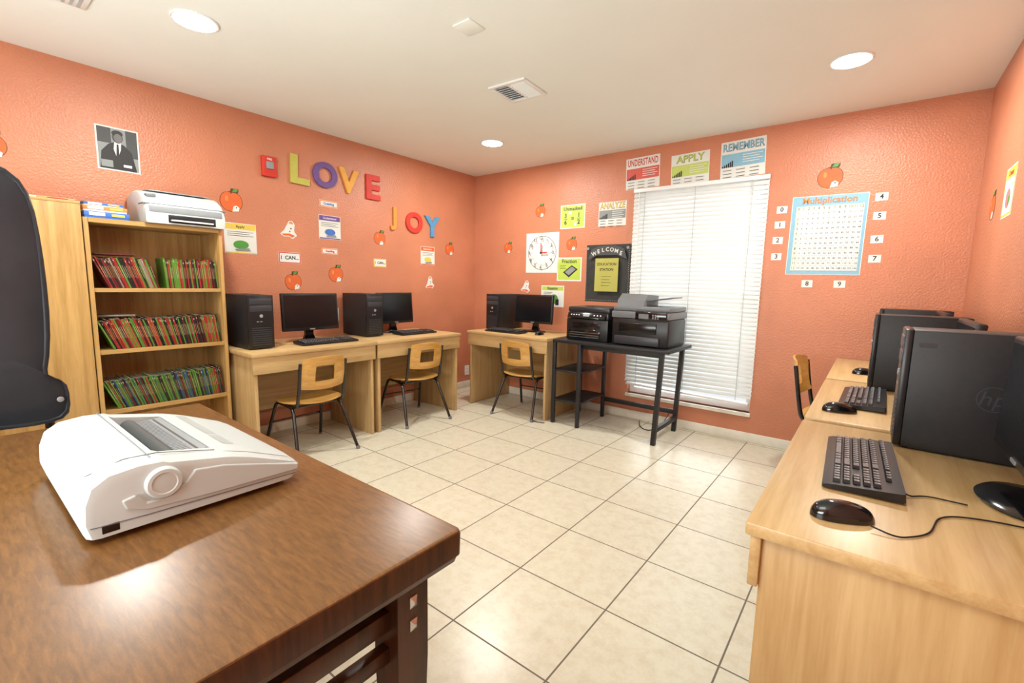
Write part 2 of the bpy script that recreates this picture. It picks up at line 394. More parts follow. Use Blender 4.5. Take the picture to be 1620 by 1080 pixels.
# ------------------------------------------------------------------ CHAIRS
ch=thing('student_chair','small student chair with honey plywood seat and black tube frame','chair',(.56,-2.36,0),R(-90),'plywood student chairs')
def seatf(u,v):
    x=u*.205*math.sqrt(1-.38*v*v); y=v*.20*math.sqrt(1-.34*u*u)
    z=.385+.012*u*u-.018*max(0,-v-.5)**2*4+.012*max(0,v)**2-.004
    return (x,y,z)
MB().sheet(seatf,18,18,.012,mPly).obj('seat',ch)
def backf(u,v):
    wv=.178-.02*(v*.5+.5)
    x=u*wv*math.sqrt(1-.22*v*v); z=.60+v*.115*math.sqrt(1-.25*u*u)
    y=.205+.018*(v)+.035*(1-u*u)
    return (x,y,z)
MB().sheet(backf,24,16,.011,mPly,mask=lambda u,v: not(abs(u)<.44 and abs(v)<.5)).obj('backrest',ch)
for sx in (-1,1):
    p=fillet([(sx*.165,.225,.675),(sx*.165,.195,.48),(sx*.17,.17,.365),(sx*.17,-.13,.36),(sx*.215,-.24,.008)],.05,6)
    MB().tube(p,.0115,mFrame,10).obj('frame_tube',ch)
    p=fillet([(sx*.17,-.02,.36),(sx*.175,.12,.355),(sx*.222,.27,.008)],.05,6)
    MB().tube(p,.0115,mFrame,10).obj('leg',ch)
    for y,xx in ((-.24,.215),(.27,.222)):
        MB().lathe([(.014,0),(.014,.02),(.011,.024)],mGray,12,mx=Matrix.Translation((sx*xx,y,0))).obj('foot_glide',ch)
b=MB(); b.cyl((-.17,-.06,.352),(.17,-.06,.352),.009,mFrame); b.cyl((-.17,.1,.352),(.17,.1,.352),.009,mFrame); b.cyl((-.19,-.19,.2),(.19,-.19,.2),.006,mFrame)
b.obj('cross_bar',ch)
copytree(ch,(.5,-1.35,0),R(-98))
copytree(ch,(1.17,-.5,0),R(184))
copytree(ch,(3.64,-.50,0),R(86),scale=1.12)

# ------------------------------------------------------------------ BOOKCASE
bk=thing('bookcase','light oak open bookcase full of thin books','bookcase',(0.011,-3.125,0),0)
yl,yr=-.335,.332; D=.345; ZT=1.541
bx('side_panel',.005,D,yl,yl+.02,0,ZT,mBkZ,bk,.001); bx('side_panel',.005,D,yr-.02,yr,0,ZT,mBkZ,bk,.001)
bx('top_board',.005,D+.005,yl+.02,yr-.02,ZT-.025,ZT,mBkY,bk,.001)
SH=[.10,.461,.81,1.16]
for z in SH: bx('shelf',.02,D-.006,yl+.02,yr-.02,z-.022,z,mBkY,bk,.001)
bx('back_panel',.006,.016,yl+.02,yr-.02,.0,ZT-.025,mBkZ,bk)
bx('plinth',D-.04,D-.02,yl+.02,yr-.02,0,.078,mBkY,bk)
cb=thing('storage_cabinet','tall light oak cabinet with plain panel beside bookcase','cabinet',(0.016,-3.80,0),0)
bx('cabinet_body',.005,.318,-.335,.335,0,1.605,mBkZ,cb,.002)
bx('front_panel',.318,.336,-.335,.335,0,1.605,mBkZ,cb,.002)
bx('cabinet_top',.003,.338,-.336,.336,1.605,1.618,mBkY,cb,.002)
bc={'red':(146,36,32),'green':(80,124,44),'orange':(150,70,38),'dkred':(84,22,28),'black':(26,24,26),'blue':(38,66,110),'white':(130,120,106),'teal':(38,80,66)}
bmats={k:M('book_'+k,v,.4,var=.08,scale=60) for k,v in bc.items()}
mLab=M('book_label',(160,150,118),.6); mLab2=M('book_label_gold',(140,112,48),.6)
def bookmesh(k,t,h,d,lab):
    b=MB(); c=bmats[k]
    b.box(-d,0,0,t,0,h,c)
    b.box(-d+.002,-.002,.0012,t-.0012,h,h+.0006,mPages)
    e=.0014
    if lab: b.add([(.0004,e,h*.87),(.0004,t-e,h*.87),(.0004,t-e,h*.93),(.0004,e,h*.93)],[[0,1,2,3]],mLab)
    e=t*.38
    b.add([(.0004,e,h*.35),(.0004,t-e,h*.35),(.0004,t-e,h*.74),(.0004,e,h*.74)],[[0,1,2,3]],mLab2 if lab else mLab)
    o=b.obj('book',loc=(0,0,0)); me=o.data; bpy.data.objects.remove(o); return me
bms={}; NB=0
def row(z,y0,y1,angf,palette,group):
    global NB
    y=y0; first=True
    while True:
        k=random.choice(palette); t=random.choice((.0058,.0068,.0082)); h=random.choice((.172,.176,.182))
        a=angf((y-y0)/(y1-y0)); lab=random.random()<.4
        if first: y+=h*math.sin(a); first=False
        if y+t/math.cos(a)>y1: break
        key=(k,t,h,lab)
        if key not in bms: bms[key]=bookmesh(k,t,h,.15,lab)
        o=bpy.data.objects.new('book',bms[key]); COL.objects.link(o); NB+=1
        o.location=(.328-random.uniform(0,.008),y,z+.0003); o.rotation_euler=(a,0,0)
        nm={'dkred':'dark red','white':'tan'}.get(k,k)
        tag(o,'thin %s paperback book standing in the bookcase'%nm,'book',group)
        y+=t/math.cos(a)+.0003
yA,yB=-3.125+yl+.022,-3.125+yr-.022
row(1.16,yA,yA+.305,lambda s:R(22-7*s),['red','orange','green','black','green','dkred','black','white'],'books on the top shelf')
row(1.16,yA+.325,yB,lambda s:R(4),['red','dkred','green','red','green','black','black'],'books on the top shelf')
row(.81,yA,yB,lambda s:R(22-15*s),['red','orange','dkred','green','black','red','green','black'],'books on the middle shelf')
row(.461,yA,yB-.0,lambda s:R(22-15*s),['green','green','red','green','teal','dkred','blue','black','black'],'books on the lower shelf')
for (y,z,k,a) in ((-3.32,1.347,'dkred',.1),(-3.33,.997,'white',-.1)):
    b=MB(); b.box(-.09,.09,-.07,.07,0,.008,bmats[k],.001); b.box(-.085,.088,-.068,.068,.0015,.0065,mPaper)
    o=b.obj('book',loc=(.22,y,z),rot=(0,0,R(80)+a)); tag(o,'thin book lying flat on top of the row','book')
def flatbox(loc,w,d,h,c1,c2,rot,label,c3=None):
    t=thing('game_box',label,'box',loc,rot)
    bx('box_base',-d/2,d/2,-w/2,w/2,0,h*.5,c1,t,.001); bx('box_lid',-d/2-.002,d/2+.002,-w/2-.002,w/2+.002,h*.3,h,c2,t,.002)
    b=MB(); b.add([(d/2+.0026,-w*.4,h*.4),(d/2+.0026,-w*.05,h*.4),(d/2+.0026,-w*.05,h*.9),(d/2+.0026,-w*.4,h*.9)],[[0,1,2,3]],mPaper)
    b.add([(d/2+.0026,w*.1,h*.45),(d/2+.0026,w*.4,h*.45),(d/2+.0026,w*.4,h*.8),(d/2+.0026,w*.1,h*.8)],[[0,1,2,3]],c3 or mYel)
    b.obj('box_graphics',t)
flatbox((.2,-3.355,ZT+.0005),.19,.26,.036,mBlue,mBlue,R(1),'flat blue game box on top of the bookcase')
flatbox((.2,-3.352,ZT+.038),.185,.24,.030,mPaper,mFoamO,R(-2),'flat orange and white box stacked on a blue box')
flatbox((.2,-3.365,ZT+.0695),.17,.2,.020,mPaper,mBlue,R(4),'thin blue box on top of the stack')
flatbox((.19,-3.60,1.6185),.26,.22,.014,mRed,mTan,R(-4),'thin tan and red workbook box on the cabinet',mRed)

# white laser printer
pr=thing('laser_printer','white rounded laser printer on top of the bookcase','printer',(.205,-2.985,ZT+.0005),0)
def pw(x,z,w,r=.026):
    return [(x,-w/2+.006,0),(x,w/2-.006,0),(x,w/2,.012),(x,w/2,z-r*1.2),(x,w/2-r*.3,z-r*.4),(x,w/2-r,z),(x,-w/2+r,z),(x,-w/2+r*.3,z-r*.4),(x,-w/2,z-r*1.2),(x,-w/2,.012)]
b=MB(); b.loft([pw(-.19,.165,.40),pw(-.18,.19,.42),pw(-.05,.205,.43),pw(.06,.19,.43),pw(.125,.155,.425),pw(.16,.125,.42),pw(.178,.10,.412),pw(.182,.07,.40)],mIvory)
b.obj('printer_body',pr,loc=(0,0,0))
mx=Matrix.Translation((-.02,0,.2055))@Matrix.Rotation(R(4),4,'Y')
MB().box(-.11,.09,-.16,.16,-.003,.003,mPanel,.003,mx=mx).obj('output_tray',pr)
bx('front_panel',.17,.1845,-.19,.19,.062,.10,mPanel,pr,.004)
b=MB(); b.box(.165,.1855,-.10,.15,.008,.055,mBlack,.004); b.obj('paper_slot',pr)
bx('paper_stack',.12,.205,-.09,.13,.018,.026,mPaper,pr)
bx('side_stripe',.08,.172,-.216,.216,.106,.114,mGray,pr,.002)
bx('button_panel',.095,.135,-.19,-.14,.15,.172,mGray,pr,.006)

# ------------------------------------------------------------------ COMPUTERS
def tower(loc,rot,label,w=.165,d=.4,h=.365,logo=False,z=.7555):
    t=thing('computer_tower',label,'computer',(loc[0],loc[1],z),rot,'black desktop computer towers')
    bx('case',-w/2,w/2,-d/2+.02,d/2,.006,h,mBlackM,t,.004)
    b=MB(); b.box(-w/2-.001,w/2+.001,-d/2,-d/2+.0205,.006,h+.001,mBlack,.006); b.obj('front_bezel',t)
    b=MB(); y=-d/2-.002
    b.box(-w/2+.012,w/2-.012,y,y+.004,h-.06,h-.022,mBezel,.002)
    b.box(-w/2+.012,w/2-.012,y,y+.004,h-.108,h-.07,mBezel,.002)
    b.obj('drive_bay',t)
    b=MB()
    for i in range(9): b.box(-w/2+.02,w/2-.02,y+.0005,y+.003,.03+i*.014,.036+i*.014,mBezel)
    b.obj('vent_grille',t)
    MB().lathe([(.011,0),(.011,.004),(.008,.005)],mSilver,16,mx=Matrix.Translation((0,y+.003,h-.14))@Matrix.Rotation(R(90),4,'X')).obj('power_button',t)
    b=MB(); 
    for i in range(2): b.box(-.03+i*.022,-.016+i*.022,y+.001,y+.003,h-.18,h-.174,mSilver)
    b.obj('usb_port',t)
    for sx in (-1,1): bx('foot',sx*(w/2-.025)-.012,sx*(w/2-.025)+.012,-d/2+.04,d/2-.04,0,.007,mBlack,t)
    if logo:
        mx=Matrix.Translation((w/2+.0006,0.045,h*.50))@Matrix.Rotation(R(90),4,'Z')@Matrix.Rotation(R(90),4,'X')
        b=MB(); n=40; vs=[];fs=[]
        for i in range(n):
            a=2*math.pi*i/n; vs+=[(.036*math.cos(a),.036*math.sin(a),0),(.0335*math.cos(a),.0335*math.sin(a),0)]
        for i in range(n): k=(i+1)%n; fs.append([2*i,2*k,2*k+1,2*i+1])
        b.add(vs,fs,mLogo,mx=mx); gg=textgeo('hp',.058,0); b.add(gg[0],gg[1],mLogo,mx=mx@Matrix([[1,.22,0,0],[0,1,0,0],[0,0,1,0],[0,0,0,1]]))
        b.obj('round_logo',t,loc=(0,0,0))
        b=MB(); mx2=Matrix.Translation((w/2+.0007,-d*.33,h*.88))@Matrix.Rotation(R(90),4,'Z')@Matrix.Rotation(R(90),4,'X')
        b.prism(rrect(.04,.014,.003),-.0002,.0003,mBezel,mx=mx2); b.obj('sticker',t)
    return t
def monitor(loc,rot,label,w=.45,h=.285,zb=.085,z=.7555,tilt=4):
    t=thing('computer_monitor',label,'monitor',(loc[0],loc[1],z),rot,'black flat computer monitors')
    T=Matrix.Translation((0,0,zb+h/2))@Matrix.Rotation(R(-tilt),4,'X')
    b=MB(); b.box(-w/2,w/2,-.018,.012,-h/2,h/2,mBlack,.006,mx=T); b.box(-w*.3,w*.3,.01,.035,-h*.3,h*.3,mBlack,.012,mx=T); b.obj('display_housing',t)
    b=MB(); b.box(-w/2+.016,w/2-.016,-.0195,-.0175,-h/2+.024,h/2-.016,mScreen,mx=T); b.obj('screen',t)
    b=MB(); b.box(-.02,.02,-.0205,-.018,-h/2+.006,-h/2+.014,mSilver,mx=T); b.obj('badge',t)
    b=MB(); b.loft([[(x*.04*s,y,zz) for (x,y) in ((-1,.02),(1,.02),(1,.045),(-1,.045))] for (s,zz) in ((1.2,.012),(.8,.05),(.8,zb+.1))],mBlackG); b.obj('stand_neck',t)
    m=Matrix.Diagonal((1.15,.8,1,1)); MB().lathe([(0.0,0),(.105,0),(.11,.006),(.1,.012),(.045,.018),(0,.02)],mBlackG,40,mx=Matrix.Translation((0,.01,0))@m,cap=False).obj('stand_base',t)
    return t
mKey=M('gray_keycap',(112,115,120),.3,var=.05,scale=60)
mKeyL=M('keycap_legend',(220,222,224),.5)
def keyboard(loc,rot,label,z=.7555,L=.45):
    t=thing('keyboard',label,'keyboard',(loc[0],loc[1],z),rot,'black computer keyboards')
    b=MB(); w=L/2
    prof=[(-.078,.003),(-.078,.011),(-.07,.014),(.055,.024),(.078,.026),(.08,.006)]
    b.loft([[(x,y*s,zz) for (y,zz) in prof] for x,s in ((-w,.94),(-w+.006,1),(w-.006,1),(w,.94))],mBlack); b.obj('keyboard_body',t,loc=(0,0,0))
    b=MB()
    u=(L-.03)/21.5
    def key(x0,x1,yc,dy=.0155):
        zc=.014+(yc+.07)*.085
        g=.0016; x0+=g;x1-=g; h=.008
        vs=[(x0,yc-dy/2,zc),(x1,yc-dy/2,zc),(x1,yc+dy/2,zc),(x0,yc+dy/2,zc),(x0+.002,yc-dy/2+.002,zc+h),(x1-.002,yc-dy/2+.002,zc+h),(x1-.002,yc+dy/2-.002,zc+h),(x0+.002,yc+dy/2-.002,zc+h)]
        b.add(vs[:],[[0,1,5,4],[1,2,6,5],[2,3,7,6],[3,0,4,7]],mBlack); b.add(vs[4:],[[0,1,2,3]],mKey)
        lx=x0+.0042; ly=yc+.001
        b.add([(lx,ly,zc+h+.0002),(lx+.003,ly,zc+h+.0002),(lx+.003,ly+.0035,zc+h+.0002),(lx,ly+.0035,zc+h+.0002)],[[0,1,2,3]],mKeyL)
    X0=-w+.015
    for r in range(6):
        yc=.052-r*.0195-(0.004 if r else 0)
        if r==0:
            for k in range(16): key(X0+k*u*.93,X0+(k+1)*u*.93,yc,.012)
        elif r==5:
            xs=[0,1.5,2.8,4.1,10,11.3,12.6,15]
            for k in range(7): key(X0+xs[k]*u,X0+xs[k+1]*u,yc)
        else:
            off=[0,.0,.5,.8,1.2][r-1] if r<5 else 0
            n=13 if r<4 else 11
            key(X0,X0+(1+off)*u,yc)
            for k in range(n-1): key(X0+(1+off+k)*u,X0+(2+off+k)*u,yc)
            key(X0+(n+off)*u,X0+15*u,yc)
        for k in range(3):
            if r!=3: key(X0+(15.4+k)*u*1.0,X0+(16.4+k)*u,yc,.012 if r==0 else .0155)
        if r>0:
            for k in range(3): key(X0+(18.6+k)*u*.985,X0+(19.6+k)*u*.985,yc)
    b.obj('keys',t,loc=(0,0,0))
    return t
def mouse(loc,rot,label,cable=None,z=.7555):
    t=thing('computer_mouse',label,'computer mouse',(loc[0],loc[1],z),rot,'black computer mice')
    b=MB(); nu,nv=20,10; vs=[];fs=[]
    for j in range(nv+1):
        ph=math.pi/2*j/nv
        for i in range(nu):
            th=2*math.pi*i/nu; c,s=math.cos(th),math.sin(th)
            rr=math.cos(ph)**.7
            y=.06*s*rr; x=.032*c*rr*(1-.12*math.cos(2*y/.06)); zz=.001+.036*math.sin(ph)**.9*(1+.12*(y/.06))
            vs.append((x,y,zz))
    for j in range(nv):
        for i in range(nu): k=(i+1)%nu; fs.append([j*nu+i,j*nu+k,(j+1)*nu+k,(j+1)*nu+i])
    fs.append(list(range(nu))[::-1]); b.add(vs,fs,mBlackG,True); b.obj('mouse_shell',t,loc=(0,0,0))
    MB().cyl((-.004,-.03,.024),(.004,-.03,.024),.009,mGray,16).obj('scroll_wheel',t)
    if cable:
        inv=(Matrix.Translation((loc[0],loc[1],z))@Matrix.Rotation(rot,4,'Z')).inverted()
        pts=fillet([inv@Vector(p) for p in cable],.05,6)
        MB().tube(pts,.0018,mBlack,6).obj('cable',t,loc=(0,0,0))
    return t
tb='black desktop computer tower'
tower((.30,-2.635),R(90),tb+' beside a monitor on the desk')
monitor((.29,-2.18),R(90),'black flat monitor on the desk beside a tower')
keyboard((.47,-2.15),R(90),'black keyboard below the monitor on the desk')
tower((.21,-1.66),R(90),tb+' partly covering a monitor',d=.36)
monitor((.2,-1.31),R(90),'black flat monitor behind a computer tower',w=.40)
keyboard((.42,-1.25),R(90),'black keyboard at the desk edge',L=.40)
tower((.66,-.26),0,tb+' in the room corner',d=.36)
monitor((1.06,-.26),0,'black flat monitor on the corner desk')
keyboard((.9,-.51),0,'black keyboard on the corner desk',L=.42)
mouse((1.27,-.46),R(180),'small black mouse beside the corner keyboard')
tower((3.965,-2.12),R(-90),'large black computer tower with round logo',w=.155,d=.32,logo=True)
monitor((4.03,-2.50),R(-90),'black flat monitor on a round glossy stand',tilt=2)
keyboard((3.733,-2.475),R(-88),'black keyboard with gray keys on the near desk')
mouse((3.71,-2.855),R(-64+180),'glossy black corded mouse beside the keyboard',
      cable=[(3.758,-2.878,.765),(3.80,-2.885,.758),(3.85,-2.83,.758),(3.875,-2.70,.758),(3.97,-2.66,.758),(4.12,-2.66,.758)])
mouse((3.655,-1.815),R(-70+180),'glossy black mouse on the middle desk')
keyboard((3.725,-1.51),R(-91),'black keyboard on the middle desk')
tower((3.905,-1.12),R(-90),tb+' on the middle desk',w=.16,d=.34)
monitor((4.02,-1.53),R(-90),'black flat monitor on the middle desk')
mouse((3.72,-.72),R(100),'glossy black mouse on the corner desk')
tower((3.93,-.22),R(-90),tb+' on the far corner desk',w=.16,d=.34)
monitor((4.02,-.62),R(-90),'black flat monitor on the far corner desk',w=.42)
def cable(label,pts,r=.0018):
    o=MB().tube(fillet(pts,.06,6),r,mBlack,6).obj('power_cable'); tag(o,label,'cable'); return o
cable('thin black keyboard cable across the desk',[(3.812,-2.63,.767),(3.83,-2.63,.7585),(3.86,-2.60,.7585),(3.93,-2.60,.7585)])
cable('black cable hanging on the wall behind the desk',[(.02,-2.78,1.02),(.02,-2.74,.93),(.02,-2.60,.80),(.03,-2.5,.758)])
cable('black cable behind the desk near the chair',[(1.515,-.70,.004),(1.44,-.73,.004),(1.36,-.70,.004),(1.30,-.60,.004)],.004)
cable('black cable on the floor under the printer table',[(2.15,-.10,.02),(2.2,-.22,.005),(2.3,-.30,.005),(2.36,-.15,.005),(2.42,-.08,.16)],.004)

# ------------------------------------------------------------------ BLACK PRINTER TABLE
t=thing('printer_table','black trestle table with two side shelves','table',(0,0,0))
bx('table_top',1.535,2.565,-.64,-.10,.73,.755,mBlackM,t,.003)
for (x,y) in ((1.55,-.62),(1.80,-.62),(1.55,-.15),(1.80,-.15)): bx('leg',x-.015,x+.015,y-.015,y+.015,0,.73,mBlackM,t,.002)
for z in (.22,.49): bx('shelf',1.537,1.813,-.63,-.14,z-.016,z,mBlackM,t,.002)
for y in (-.60,-.13):
    b=MB()
    b.loft([[(x0-.017,y-.017,z),(x0+.017,y-.017,z),(x0+.017,y+.017,z),(x0-.017,y+.017,z)] for x0,z in ((2.47,0),(2.50,.73))],mBlackM,False); b.obj('leg',t)
bx('foot_rail',2.46,2.49,-.584,-.146,.10,.135,mBlackM,t,.002)
bx('stretcher',1.816,2.465,-.145,-.125,.15,.19,mBlackM,t,.002)
bx('upper_rail',1.816,2.48,-.60,-.58,.69,.73,mBlackM,t,.002)
# inkjet printer
p=thing('inkjet_printer','black compact multifunction inkjet printer','printer',(1.81,-.35,.7555),0)
bx('printer_body',-.2,.2,-.19,.19,0,.19,mBlack,p,.012); bx('scanner_lid',-.2,.2,-.17,.19,.24,.29,mBlackS,p,.014)
bx('scanner_bed',-.195,.195,-.18,.19,.19,.24,mBezel,p,.006)
b=MB(); b.box(-.17,.13,-.20,-.186,.02,.10,mBlackG,.004); b.obj('paper_tray',p)
bx('output_slot',-.13,.13,-.196,-.188,.11,.16,mScreen,p,.002)
mx=Matrix.Translation((0,-.19,.215))@Matrix.Rotation(R(-35),4,'X')
MB().box(-.18,.18,-.012,.012,-.03,.03,mBlackG,.004,mx=mx).obj('control_panel',p)
b=MB(); b.box(-.03,.03,-.0135,-.012,-.014,.014,mGray,mx=mx)
for i in range(4): b.box(-.15+i*.025,-.14+i*.025,-.0135,-.012,-.005,.005,mSilver,mx=mx)
for i in range(3): b.box(.07+i*.03,.08+i*.03,-.0135,-.012,-.005,.005,mSilver,mx=mx)
b.obj('control_buttons',p)
b=MB()
for i in range(3): b.box(-.16,.12,-.203,-.199,.03+i*.02,.033+i*.02,mGray)
b.obj('tray_lines',p)
# office printer
p=thing('office_printer','large black and gray office printer with document feeder','printer',(2.285,-.35,.7555),0)
bx('printer_body',-.235,.235,-.2,.2,0,.22,mBlack,p,.015)
bx('output_bay',-.17,.14,-.21,-.19,.105,.185,mScreen,p,.004)
bx('paper_tray',-.2,.17,-.225,-.19,.012,.08,mBezel,p,.006)
bx('scanner_bed',-.24,.24,-.205,.2,.22,.275,mGray,p,.01)
bx('scanner_lid',-.235,.235,-.19,.2,.277,.315,mGray,p,.012)
b=MB(); b.loft([[(x,-.15+o,.314),(x,.18,.314),(x,.18,.405-o*.3),(x,-.06+o,.415-o*.3),(x,-.14+o,.36)] for x,o in ((-.22,.0),(-.05,.01),(.0,.02))],mGray,False); b.obj('document_feeder',p)
mx=Matrix.Translation((.1,.03,.375))@Matrix.Rotation(R(-8),4,'Y')
MB().box(-.11,.115,-.11,.11,-.004,.004,mGray,.003,mx=mx).obj('feeder_tray',p)
b=MB(); b.box(-.03,.22,-.222,-.2,.21,.28,mBlackG,.006); b.box(.0,.08,-.2235,-.222,.225,.262,mGray)
for i in range(3):
    for j in range(3): b.box(.11+i*.02,.12+i*.02,-.2235,-.222,.227+j*.013,.233+j*.013,mSilver)
b.obj('control_panel',p)

# ------------------------------------------------------------------ DARK TABLE
t=thing('dining_table','golden brown walnut table with metal inlaid dark legs','table',(0,0,0))
tx0,tx1,ty0,ty1,tz=1.747,3.137,-4.72,-3.405,.76
b=MB(); cxm,cym=(tx0+tx1)/2,(ty0+ty1)/2; ww_,hh_=tx1-tx0,ty1-ty0
def ring(z,i,r): return [(x,y,z) for x,y in rrect(ww_-2*i,hh_-2*i,r,6,cxm,cym)]
b.loft([ring(tz-.004,.002,.013),ring(tz-.0015,.003,.013),ring(tz,.006,.012)],mDark); b.obj('table_top',t)
b=MB(); b.loft([ring(tz-.064,.008,.012),ring(tz-.0505,.004,.014),ring(tz-.05,.001,.014),ring(tz-.008,.0,.015),ring(tz-.0035,.0015,.015)],mDarkZ); b.obj('table_edge',t)
for (x,y) in ((tx0+.085,ty0+.085),(tx1-.085,ty0+.085),(tx0+.085,ty1-.085),(tx1-.085,ty1-.085)):
    b=MB(); b.loft([[(x-s,y-s,z),(x+s,y-s,z),(x+s,y+s,z),(x-s,y+s,z)] for s,z in ((.024,0),(.036,.5),(.036,tz-.062))],mDarkZ,False); lg=b.obj('leg',t)
    for z in (.632,.585):
        sx=1 if x>2.4 else -1
        xx=x+sx*.036
        b=MB(); b.loft([[(xx-.001*sx,y-.009,z-.012),(xx-.001*sx,y+.009,z-.012),(xx-.001*sx,y+.009,z+.012),(xx-.001*sx,y-.009,z+.012)],[(xx+.002*sx,y-.0085,z-.0115),(xx+.002*sx,y+.0085,z-.0115),(xx+.002*sx,y+.0085,z+.0115),(xx+.002*sx,y-.0085,z+.0115)],[(xx+.007*sx,y-.002,z-.003),(xx+.007*sx,y+.002,z-.003),(xx+.007*sx,y+.002,z+.003),(xx+.007*sx,y-.002,z+.003)]],mChrome,False)
        o=b.obj('metal_inlay',t); o['label']='square chrome inlay stud'
for x in (tx0+.085,tx1-.085):
    for z0,z1 in ((.65,.697),(.58,.62),(.515,.545)):
        bx('side_rail',x-.012,x+.012,ty0+.12,ty1-.12,z0,z1,mDarkZ,t,.002)
for y in (ty0+.085,ty1-.085):
    bx('end_rail',tx0+.12,tx1-.12,y-.012,y+.012,.635,.697,mDarkZ,t,.002)

# typewriter (keyboard side towards +y)
tw=thing('electric_typewriter','white electric typewriter with closed keyboard cover','typewriter',(2.452,-3.69,tz+.0003),0)
P0=[(-.185,.012),(-.192,.04),(-.19,.078),(-.180,.108),(-.155,.126),(-.11,.132),(-.072,.130),(-.062,.125),(.028,.108),(.034,.107),(.05,.103),(.09,.09),(.185,.05),(.195,.038),(.195,.026),(.18,.012)]
PR=[(-.185,.012),(-.192,.04),(-.19,.078),(-.180,.108),(-.155,.126),(-.11,.132),(-.072,.130),(-.06,.085),(.026,.075),(.03,.108),(.05,.103),(.09,.09),(.185,.05),(.195,.038),(.195,.026),(.18,.012)]
def stn(x,P,s=1,k=0): return [(x,y*s,(.05+(z-.05)*s if z>.05 else z)-k*max(0,z-.03)) for y,z in P]
b=MB(); b.loft([stn(-.238,P0,.9,.12),stn(-.234,P0,.96,.04),stn(-.222,P0,.995,.01),stn(-.2,P0),stn(-.175,P0),stn(-.173,PR),stn(.168,PR),stn(.17,P0),stn(.2,P0),stn(.222,P0,.995,.01),stn(.234,P0,.96,.04),stn(.238,P0,.9,.12)],mIvory)
b.obj('typewriter_body',tw,loc=(0,0,0))
MB().cyl((-.165,-.038,.098),(.16,-.038,.098),.017,mDGrayP,24).obj('platen',tw)
b=MB(); b.lathe([(.03,0),(.03,.017),(.027,.021),(.021,.0215),(.019,.0200),(.0,.0205)],mIvory,36,mx=Matrix.Translation((.228,-.072,.085))@Matrix.Rotation(R(90),4,'Y')); b.obj('platen_knob',tw)
mx=Matrix.Translation((0,.0,.104))@Matrix.Rotation(R(4),4,'X')
b=MB(); b.box(-.168,.163,-.026,.027,-.002,.002,mPanel,mx=mx)
for i in range(30): b.box(-.16+i*.0108,-.1575+i*.0108,-.022,.004,.002,.0028,mGray,mx=mx)
b.box(-.16,.16,.010,.014,.002,.0028,mDGrayP,mx=mx)
b.obj('ribbed_paper_scale',tw)
b=MB(); b.tube([(-.22,-.085,.1335),(-.1,-.085,.1335),(.1,-.085,.1335),(.22,-.085,.1325)],.0009,mGray,6); b.tube([(.195,-.175,.116),(.195,-.12,.1325),(.195,-.07,.131),(.195,.03,.109)],.0009,mGray,6); b.obj('lid_seam',tw)
b=MB()
def cv(u,v):
    x=u*.208*math.sqrt(1-.03*v*v); y=.113+v*.073*math.sqrt(1-.04*u*u)
    base=.103-(y-.05)*.325 if y<.09 else .090-(y-.09)*.42
    return (x,y,base+.0045-.003*max(0,abs(u)-.85)/.15-.002*max(0,abs(v)-.8)/.2)
b.sheet(cv,24,14,.006,mIvory); b.obj('keyboard_cover',tw)
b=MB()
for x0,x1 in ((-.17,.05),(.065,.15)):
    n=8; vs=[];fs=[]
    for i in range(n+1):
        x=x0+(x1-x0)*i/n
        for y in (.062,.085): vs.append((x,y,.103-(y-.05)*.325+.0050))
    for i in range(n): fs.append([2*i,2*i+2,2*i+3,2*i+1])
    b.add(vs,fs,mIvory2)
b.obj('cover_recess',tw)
b=MB(); b.box(.2345,.2385,-.165,-.14,.018,.034,mBlackG,.001); b.obj('power_socket',tw)
pts=[(-.13,.052),(-.1,.04),(0,.034),(.185,.03),(.186,.044),(.09,.072),(.03,.088),(-.02,.094),(-.035,.075),(-.06,.055),(-.1,.055),(-.115,.075),(-.135,.07)]
mx=Matrix(((0,0,1,0),(1,0,0,0),(0,1,0,0),(0,0,0,1)))
b=MB(); b.prism(pts,.2335,.2425,mIvory,mx=mx); o=b.obj('side_cheek',tw)
md=o.modifiers.new('bevel','BEVEL'); md.width=.003; md.segments=3
b=MB(); b.tube([(.2375,-.18,.034),(.2385,-.1,.030),(.2385,.05,.026),(.2375,.18,.022)],.0012,mGray,6); b.obj('case_seam',tw)
for x in (-.2,.2):
    for y in (-.15,.15): MB().lathe([(.01,0),(.01,.013)],mBlack,12,mx=Matrix.Translation((x,y,0))).obj('rubber_foot',tw)

# tall black office chair behind the walnut table, its hard shell back turned to the table
cyc=-4.02; CX=1.34
oc=thing('office_chair','tall charcoal black office chair with hard shell back','office chair',(CX,cyc,0),0)
hb=[(0,1.575),(.10,1.574),(.155,1.568),(.193,1.552),(.220,1.525),(.237,1.485),(.247,1.43),(.252,1.36),(.255,1.28),(.256,1.20),(.255,1.11),(.251,1.03),(.244,.965),(.236,.92),(.236,.897),(.250,.885),(.268,.875),(.279,.858),(.283,.83),(.283,.79),(.278,.762),(.262,.745),(.235,.738),(.19,.737),(.12,.742),(0,.745)]
pol=hb+[(-y,z) for y,z in hb[-2:0:-1]]
cz=1.10
def insc(xo,dm):
    o_=[]
    for (y,z) in pol:
        l=math.hypot(y,z-cz); k=max(.05,(l-dm)/l); yy=y*k; zz=cz+(z-cz)*k
        o_.append((.27+xo-.35*yy*yy-.06*(zz-1.0)**2,yy,zz))
    return o_
b=MB(); b.loft([insc(-.016,.008),insc(-.012,.001),insc(.002,.0),insc(.008,.002),insc(.010,.006),insc(.009,.012),insc(.004,.015),insc(.005,.03),insc(.006,.10)],mBlackS); b.obj('back_shell',oc,loc=(0,0,0))
b=MB()
def cush(xo,w,h0,h1): return [(.27+xo-.35*y*y-.06*(z-1.0)**2,y,z) for y,z in rrect(w,h1-h0,.06,6,0,(h0+h1)/2)]
